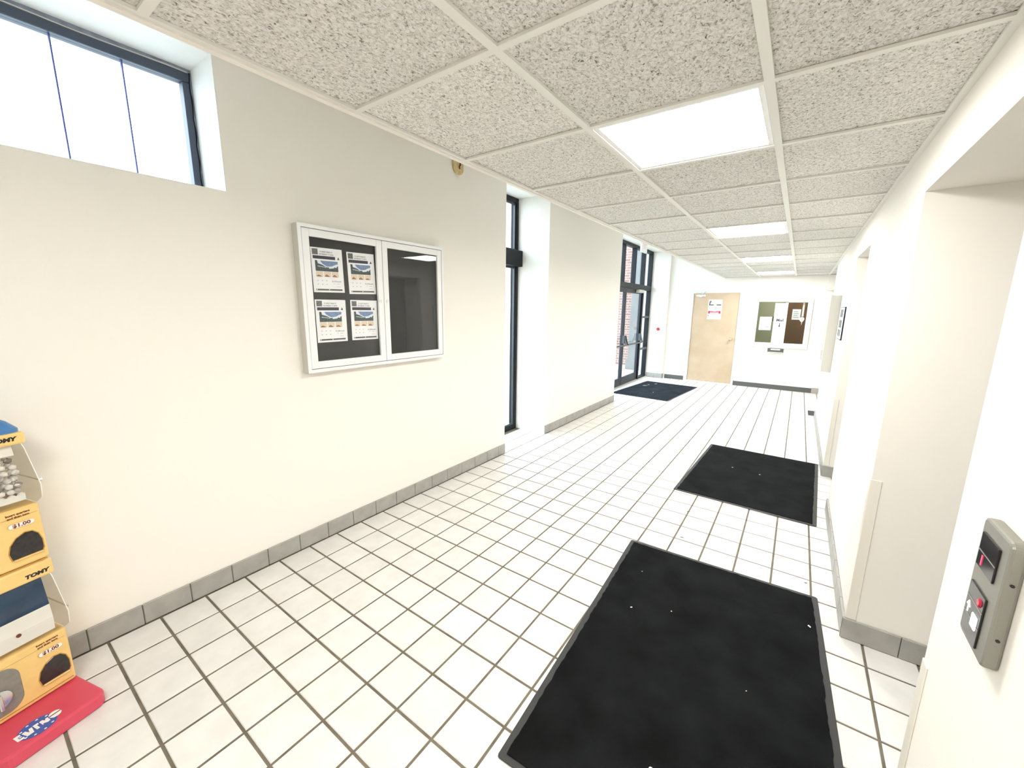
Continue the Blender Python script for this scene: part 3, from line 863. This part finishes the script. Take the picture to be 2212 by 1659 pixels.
# ---- notice on the wooden door
dn = root('door_notice', (1.006, YB - .001, 1.67)); tag(dn, 'paper notice with red band taped on the wooden door', 'notice')
wv, hv = .280, .436
MB().box(-wv / 2, wv / 2, -.0008, 0, -hv / 2, hv / 2).build('sheet', 'paper', dn)
def dq(nm, mat, a, b_, c, d, t=.0014): return MB().box(a - wv / 2, b_ - wv / 2, -t, -.0008, hv / 2 - d, hv / 2 - c).build(nm, mat, dn)
dq('black_band', 'letter_black', .012, .262, .108, .128)
MB().prism([(.034 - wv / 2 + a, -.0016, hv / 2 - .068 + b_) for a, b_ in ((-.022, -.046), (.004, -.046), (.012, -.012), (.026, .022), (.030, .044), (.0, .044), (-.018, .018))], (0, 0, 0), (0, .0008, 0)).build('portrait', 'ink_grey', dn)
MB().prism([(a, -.0022, .04 + b_) for a, b_ in ellipse(.056, .072, 28)], (0, 0, 0), (0, .0008, 0)).build('ring', 'print_yellow', dn)
MB().prism([(a, -.0028, .026 + b_) for a, b_ in ellipse(.056, .072, 28)], (0, 0, 0), (0, .0008, 0)).build('ring_centre', 'paper', dn)
for k in range(3):
    MB().box(-.004 - .01 * (k == 1), .045, -.0034, -.0028, .052 - k * .024, .060 - k * .024).build('text_line', 'ink_grey', dn)
dq('red_band', 'print_red', .008, .262, .252, .312)
dq('red_band_text', 'print_pink', .050, .225, .262, .268, .0018)
dq('white_strip', 'paper', .046, .225, .286, .306, .0018)
dq('strip_text', 'ink_text', .052, .150, .302, .308, .0022)
dq('ink_mark', 'ink_text', .010, .022, .335, .375)
dq('text_line', 'ink_pale', .11, .15, .045, .049); dq('text_line', 'ink_pale', .205, .255, .088, .094); dq('ink_mark', 'ink_pale', .222, .232, .045, .055)

# ---- sheets taped to the mail window
GY = YB + .0195
def sheet(x0, x1, z0, z1, y, label, name='paper_sheet', mat='paper'):
    R = root(name, ((x0 + x1) / 2, y, z0)); tag(R, label, 'paper', 'sheets on the mail window')
    MB().box(-(x1 - x0) / 2, (x1 - x0) / 2, -.0008, 0, 0, z1 - z0).build('sheet', mat, R)
    return R
a = sheet(1.898, 2.112, 1.25, 1.528, GY, 'square white notice taped on the green side of the mail window')
MB().box(.0, .075, -.0014, -.0008, .062, .074).build('text_line', 'ink_text', a)
MB().box(.020, .055, -.0014, -.0008, .108, .112).build('text_line', 'ink_pale', a); MB().box(-.06, -.03, -.0014, -.0008, .150, .154).build('text_line', 'ink_pale', a)
a = sheet(2.147, 2.369, 1.540, 1.812, GY, 'blank white sheet taped above the mail sign')
MB().box(-.005, .005, -.0014, -.0008, .048, .062).build('ink_mark', 'ink_text', a); MB().box(-.05, .05, -.0014, -.0008, .240, .243).build('text_line', 'ink_pale', a)
a = sheet(2.150, 2.372, .992, 1.530, GY, 'long white sheet reading Mail with a down arrow', 'mail_sign')
text('Mail', .080, 'ink_dark', a, (0, -.001, .470), (1, 0, 0), (0, 0, 1), thick=.0004, xs=1.0, bold=.003)
MB().box(-.008, .008, -.0014, -.0008, .355, .410).prism([(-.024, -.0014, .360), (.024, -.0014, .360), (0, -.0014, .326)], (0, 0, 0), (0, .0006, 0)).build('arrow', 'ink_dark', a)
a = sheet(2.43, 2.60, 1.45, 1.70, 11.96, 'pale blue leaflet on the brown office door', 'leaflet')
for k in range(4):
    MB().box(-.06, .05 - .02 * (k % 2), -.0016, -.0008, .05 + k * .045, .062 + k * .045).build('text_line', 'print_sky', a)
# hanging tag inside the mail window
hg = root('hanging_tag', (2.635, YB + .10, 1.86)); tag(hg, 'pale pointed tag on a strap hanging inside the mail window', 'tag')
MB().box(-.016, .016, 0, .004, -.33, -.02).build('strap', 'silver_edge', hg)
MB().prism([(x, 0, z) for x, z in ((-.012, -.31), (.012, -.31), (.040, -.365), (.020, -.415), (.006, -.425), (0, -.50), (-.006, -.425), (-.028, -.41), (-.048, -.375))], (0, 0, 0), (0, .012, 0)).build('tag_body', 'white_paint', hg, bevel=.003)
MB().box(-.016, .018, -.0008, 0, -.385, -.365).build('print', 'ink_pale', hg)
MB().tube([(0, .002, -.02), (0, .002, 0.0)], .006, 6).build('hook', 'chrome', hg)

# ---- mail slot
sl = root('mail_slot', (2.25, YB, .785)); tag(sl, 'dark grey metal mail slot under the mail window', 'mail slot')
MB().box(-.142, .142, -.02, 0, 0, .085).build('body', 'vinyl_base', sl, bevel=.003)
MB().prism([(x, -.026, z + .066) for x, z in rrect(.17, .024, .01, 3)], (0, 0, 0), (0, .006, 0)).build('label_plate', 'white_metal', sl)
MB().box(-.135, .135, -.06, 0, 0, .012).build('lip', 'silver_edge', sl, bevel=.002)

# ---- outlet on the end wall
ot = root('wall_outlet', (2.93, YB, .63)); tag(ot, 'small white outlet plate low on the end wall', 'outlet')
MB().box(-.035, .035, -.006, 0, -.057, .057).build('plate', 'white_metal', ot, bevel=.002)
for z in (-.022, .022):
    MB().box(-.014, .014, -.008, -.006, z - .013, z + .013).build('socket', 'white_paint', ot, bevel=.001)

# ---- display case and framed notice on the right wall
R = bulletin('display_case', XR, -1, 6.02, 7.15, .935, 1.835, .095, 'deep white framed display case on the right wall', doors=1)
MB((XR, 6.585, .935)).box(XR - .036, XR - .039, 6.10, 7.07, 1.0, 1.20).build('card', 'paper', R)
fn = root('framed_notice', (XR, 5.47, 1.36)); tag(fn, 'thin framed notice with grey pictures beside the display case', 'frame')
fw, fh = .54, .335
MB().box(-.012, 0, -fw / 2, -fw / 2 + .004, 0, fh).box(-.012, 0, fw / 2 - .012, fw / 2, 0, fh).box(-.012, 0, -fw / 2 + .004, fw / 2 - .012, 0, .006).box(-.012, 0, -fw / 2 + .004, fw / 2 - .012, fh - .006, fh).build('frame', 'black_frame', fn)
MB().box(-.0125, -.004, -fw / 2 + .004, fw / 2 - .012, .006, fh - .006).build('sheet', 'paper', fn)
for k, (a, b_, c, d) in enumerate(((.12, .24, .23, .31), (.26, .45, .23, .31), (.12, .45, .12, .20), (.12, .24, .03, .10), (.28, .45, .03, .10))):
    MB().box(-.0135, -.0125, -fw / 2 + a, -fw / 2 + b_, c, d).build('picture', 'ink_grey', fn)

# ---- floor register by the end of the right wall
fr = root('floor_register', (2.945, 7.96, 0)); tag(fr, 'white metal floor register with dark opening at the wall end', 'vent')
MB().box(-.075, .075, -.28, .28, .0005, .004).build('pan', 'black_frame', fr)
fm = MB().box(-.085, -.06, -.30, .30, .0005, .012).box(.06, .085, -.30, .30, .0005, .012).box(-.06, .06, -.30, -.27, .0005, .012).box(-.06, .06, .27, .30, .0005, .012)
fm.build('frame', 'white_metal', fr, bevel=.002)
for k in range(4):
    y = -.262 + k * .034
    MB().box(-.06, .06, y, y + .010, .004, .011).build('slat', 'white_metal', fr)

# ---- lift call panel
cp = root('call_panel', (XR, 1.013, 1.1265)); tag(cp, 'grey metal lift call panel with dark displays on the right wall', 'call panel')
MB().prism([(0, y, z) for y, z in rrect(.128, .250, .014, 4)], (0, 0, 0), (-.022, 0, 0)).build('plate', 'panel_plate', cp, bevel=.005, seg=2)
def pane(y0, y1, z0, z1, t=.0035):
    return MB().box(-.0222, -.022 - t, y0, y1, z0, z1).build('display', 'panel_glass', cp, bevel=.001)
up = pane(-.034, .046, .030, .098); lo = pane(-.030, .046, -.110, -.006)
MB().box(-.0256, -.0262, -.034, .046, .061, .063).build('divider', 'panel_plate', cp)
MB().box(-.0256, -.0262, -.030, .046, -.038, -.036).build('divider', 'panel_plate', cp); MB().box(-.0256, -.0262, -.030, .046, -.072, -.070).build('divider', 'panel_plate', cp)
text('1', .030, 'lit_red', cp, (-.0262, .022, .046), (0, -1, 0), (0, 0, 1), name='floor_number')
ar = MB().box(-.0256, -.0265, .0275, .0315, -.068, -.050).prism([(-.0256, .020, -.055), (-.0256, .039, -.055), (-.0256, .0295, -.044)], (0, 0, 0), (-.0009, 0, 0))
ar.build('arrow', 'lit_white', cp)
MB().box(-.0256, -.0285, -.022, .002, -.080, -.052).build('call_button', 'lit_white', cp, bevel=.002)
MB().tube([(-.0256, -.012, -.024), (-.0285, -.012, -.024)], [.009, .006], 14).build('lamp', 'led_red', cp)
for z in (-.06, .05):
    MB().tube([(-.011, -.0635, z), (-.011, -.0655, z)], .003, 8).build('screw', 'letter_black', cp)

# ---- capsule vending machines on their red stand (front = local +x, right = local +y)
MO, MR = (0.176, -0.098), math.radians(16)
st = root('machine_stand', (*MO, 0), MR); tag(st, 'red plastic stand with round blue emblem under the capsule machines', 'stand')
MB().prism([(x + .095, y, 0) for x, y in rrect(.41, .305, .035, 5)], (0, 0, .001), (0, 0, .056)).build('slab', 'machine_red', st, bevel=.009, seg=2)
ec = (.240, -.028)
MB().prism([(ec[0] + b_, ec[1] + a, 0) for a, b_ in ellipse(.052, .047, 28)], (0, 0, .0572), (0, 0, .0006)).build('emblem', 'logo_blue', st)
sd = MB()
for k in range(11):
    t = math.radians(-20 + k * 34)
    sd.prism([(ec[0] + .039 * math.sin(t) + a, ec[1] + .044 * math.cos(t) + b_, 0) for a, b_ in ellipse(.0032, .0042, 6)], (0, 0, .0578), (0, 0, .0003))
sd.build('emblem_stars', 'logo_white', st)
lt = MB()
for poly in ([(-.082, .020), (-.060, .020), (-.060, .010), (-.072, .008), (-.072, -.006), (-.058, -.006), (-.058, -.018), (-.082, -.014)],
             [(-.055, .014), (-.042, .016), (-.036, -.004), (-.030, .016), (-.018, .016), (-.026, -.018), (-.050, -.018)],
             [(-.015, .018), (.004, .018), (.004, .008), (-.004, .008), (-.004, -.016), (-.015, -.016)],
             [(.008, .016), (.020, .016), (.024, .004), (.030, .014), (.038, .012), (.036, -.012), (.026, -.014), (.014, -.006), (.008, -.014)]):
    lt.prism([(ec[0] - b_ * .95, ec[1] + a * .74 + .004, 0) for a, b_ in poly], (0, 0, .0578), (0, 0, .0007))
lt.build('emblem_lettering', 'logo_white', st)
MB().prism([(ec[0] - .004 + a, ec[1] + .050 + b_, 0) for a, b_ in ellipse(.019, .017, 18)], (0, 0, .0585), (0, 0, .0004)).build('emblem_ball', 'logo_white', st)
MB().box(ec[0] - .007, ec[0] - .003, ec[1] + .033, ec[1] + .067, .0589, .0594).build('emblem_line', 'letter_black', st)

def machine(z0, bh, ch, lh, top, label, pl=0.0):
    R = root('capsule_machine', (*MO, z0), MR); tag(R, label, 'capsule machine', 'stacked capsule machines')
    W, D = .145, .11
    body = MB().box(-D, D, -W, W, .002, bh).build('body', 'machine_yellow', R, bevel=.012, seg=3)
    MB().box(D - .001, D + .0006, -W + .010, W - .010, pl + .001, pl + .005).build('seam', 'machine_seam', body)
    MB().box(D - .001, D + .004, -W + .006, W - .006, bh - .034, bh - .004).build('top_ledge', 'machine_yellow', body, bevel=.003)
    # chute: rounded dome opening on the right
    c0 = .087
    loop = [(c0 - .040, .042), (c0 + .040, .042), (c0 + .045, .054), (c0 + .045, .088), (c0 + .038, .116), (c0 + .024, .133), (c0 + .004, .137), (c0 - .020, .124), (c0 - .038, .100), (c0 - .045, .070)]
    loop = [(y, z + pl) for y, z in loop]
    MB().prism([(D, y, z) for y, z in [(c0 + (y - c0) * 1.06, .090 + pl + (z - .090 - pl) * 1.06) for y, z in loop]], (-.002, 0, 0), (.0035, 0, 0)).build('chute_rim', 'machine_seam', R)
    MB().prism([(D, y, z) for y, z in loop], (-.002, 0, 0), (.0048, 0, 0)).build('chute_window', 'chute_dark', R, bevel=.0015)
    MB().box(D, D + .008, c0 - .038, c0 + .040, .036 + pl, .042 + pl).build('chute_lip', 'machine_yellow', R, bevel=.002)
    # dial panel on the left with crank
    MB().prism([(D, -.068 + y, .105 + pl + z) for y, z in rrect(.132, .185, .05, 6)], (-.002, 0, 0), (.006, 0, 0)).build('dial_panel', 'machine_grey', R, bevel=.002)
    dl = MB().tube([(D + .004, -.070, .092 + pl), (D + .020, -.070, .092 + pl)], .036, 20)
    dl.build('dial', 'chrome', R, bevel=.002)
    MB().box(D + .020, D + .042, -.076, -.064, .060 + pl, .124 + pl).build('crank', 'chrome', R, bevel=.003)
    MB().box(D + .0035, D + .008, -.085, -.055, .150 + pl, .178 + pl).build('coin_slot', 'chrome', R, bevel=.001)
    # price label and instructions
    MB().prism([(D, c0 + y, .174 + pl + z) for y, z in rrect(.068, .0165, .0082, 5)], (.0038, 0, 0), (.0012, 0, 0)).build('price_label', 'logo_white', R)
    text('$1.00', .0185, 'letter_brown', R, (D + .0052, c0, .174 + pl), (0, 1, 0), (0, 0, 1), thick=.0003, bold=.0006, xs=1.15, name='price')
    for k, line in enumerate(('Insert quarters', 'and then turn')):
        text(line, .0105, 'letter_brown', R, (D + .0046, c0 - .004, .219 + pl - k * .0115), (0, 1, 0), (0, 0, 1), thick=.0003, bold=.0004, name='instructions')
    # clear bin: front bulges forward
    zb, zt = bh, bh + ch
    prof = [(-D + .01, zb), (D - .004, zb), (D + .016, zb + .02), (D + .020, zb + .075), (D + .012, zb + .13), (D - .006, zt - .02), (D - .012, zt), (-D + .01, zt)]
    bn = MB()
    WS = [1.0, 1.0, 1.07, 1.08, 1.04, .98, .95, .95]
    n = len(prof)
    vs = [(x, -W * s_ * .985, z) for (x, z), s_ in zip(prof, WS)] + [(x, W * s_ * .985, z) for (x, z), s_ in zip(prof, WS)]
    bn.add(vs, [list(range(n))] + [[n + i for i in range(n)][::-1]] + [[i, (i + 1) % n, n + (i + 1) % n, n + i] for i in range(n) if i not in (0, 6)])
    bn = bn.build('clear_bin', 'clear_plastic', R, bevel=.006, seg=2)
    hz = zb + ch * .36
    MB().box(-D + .02, D + .0235, W * 1.055, W * 1.075, hz, hz + .004).build('bin_rib', 'clear_plastic', bn)
    MB().tube([(D + .012, W * 1.06, hz + .004), (D + .012, W * 1.105, hz + .004)], .005, 8).build('bin_latch', 'chrome', bn)
    for s_ in (-1, 1):
        MB().tube([(x - .002, s_ * W * k_ * .982, z) for (x, z), k_ in zip(prof[1:7], WS[1:7])], .0015, 6).build('bin_edge_highlight', 'logo_white', bn)  # thin white tubes drawn in as highlights along the bin edges
    MB().box(-D + .012, -D + .016, -W * .93, W * .93, zb + .002, zt - .002).build('bin_back', 'silver_edge', R)
    # displayed card and capsules
    def card(nm, mat, f0, f1, y0=-.128, y1=.112):
        pts = []
        for (x, z) in prof[1:7]:
            pts.append((x - .010, z))
        def xat(z):
            for (xa, za), (xb, zb2) in zip(pts[:-1], pts[1:]):
                if za <= z <= zb2 + 1e-9:
                    return xa + (xb - xa) * (z - za) / max(1e-6, zb2 - za)
            return pts[-1][0]
        zs = [zb + .004 + (ch - .008) * (f0 + (f1 - f0) * k / 8) for k in range(9)]
        loop = [(xat(z), y0, z) for z in zs] + [(xat(z) - .0015, y0, z) for z in reversed(zs)]
        return MB().prism(loop, (0, 0, 0), (0, y1 - y0, 0)).build(nm, mat, R)
    if top:
        card('card', 'paper', .84, 1.0); card('card', 'paper', .10, .20)
        cap = MB()
        pr = random.Random(3)
        ico = bmesh.new(); bmesh.ops.create_icosphere(ico, subdivisions=1, radius=.0125)
        iv = [v.co.copy() for v in ico.verts]; iff = [[v.index for v in f.verts] for f in ico.faces]; ico.free()
        for iz in range(7):
            for iy in range(10):
                for ix in range(2):
                    z = zb + .045 + iz * .0225 + pr.uniform(-.004, .004)
                    xf = (D - .004) if iz < 3 else (D - .012 if iz < 5 else D - .026)
                    c = Vector((xf - ix * .024 + pr.uniform(-.004, .002), -.118 + iy * .0245 + pr.uniform(-.004, .004), z))
                    cap.add([v + c for v in iv], iff)
        c_ = cap.build('capsules', 'capsule', R, smooth=True); c_['kind'] = 'stuff'
    else:
        card('card', 'card_blue', .52, 1.0); card('card', 'paper', .08, .52)
        MB().tube([(D - .004, .015, zb + .070), (D + .0125, .015, zb + .070)], .007, 14).build('card_hole', 'letter_brown', R)
    # lid band with lettering
    MB().box(-D, D + .006, -W, W, zt, zt + lh).build('lid', 'machine_yellow', R, bevel=.008, seg=2)
    text('TOMY', .0205, 'letter_black', R, (D + .0064, .096 if not top else .086, zt + lh * (.36 if not top else .52)), (0, 1, 0), (0, 0, 1), thick=.0004, bold=.0012, xs=1.12, shear=.15)
    if top:
        cp_ = MB(); lv = []
        for ins, z in ((.003, 0), (.003, .012), (.022, .040), (.055, .066)):
            lv.append([(x, y, zt + lh + z) for x, y in rrect(2 * D - 2 * ins, 2 * W - 2 * ins, .03, 4)])
        nn = len(lv[0]); vs = [p for l in lv for p in l]
        fs = [[i * nn + k, i * nn + (k + 1) % nn, (i + 1) * nn + (k + 1) % nn, (i + 1) * nn + k] for i in range(3) for k in range(nn)] + [[k for k in range(nn)][::-1], [3 * nn + k for k in range(nn)]]
        cp_.add(vs, fs).build('top_cap', 'machine_blue', R, smooth=False)
    return R
machine(.058, .252, .257, .066, False, 'lower yellow capsule machine on the red stand, blue and white card inside', .018)
machine(.634, .238, .244, .045, True, 'upper yellow capsule machine with blue cap and silvery capsules')
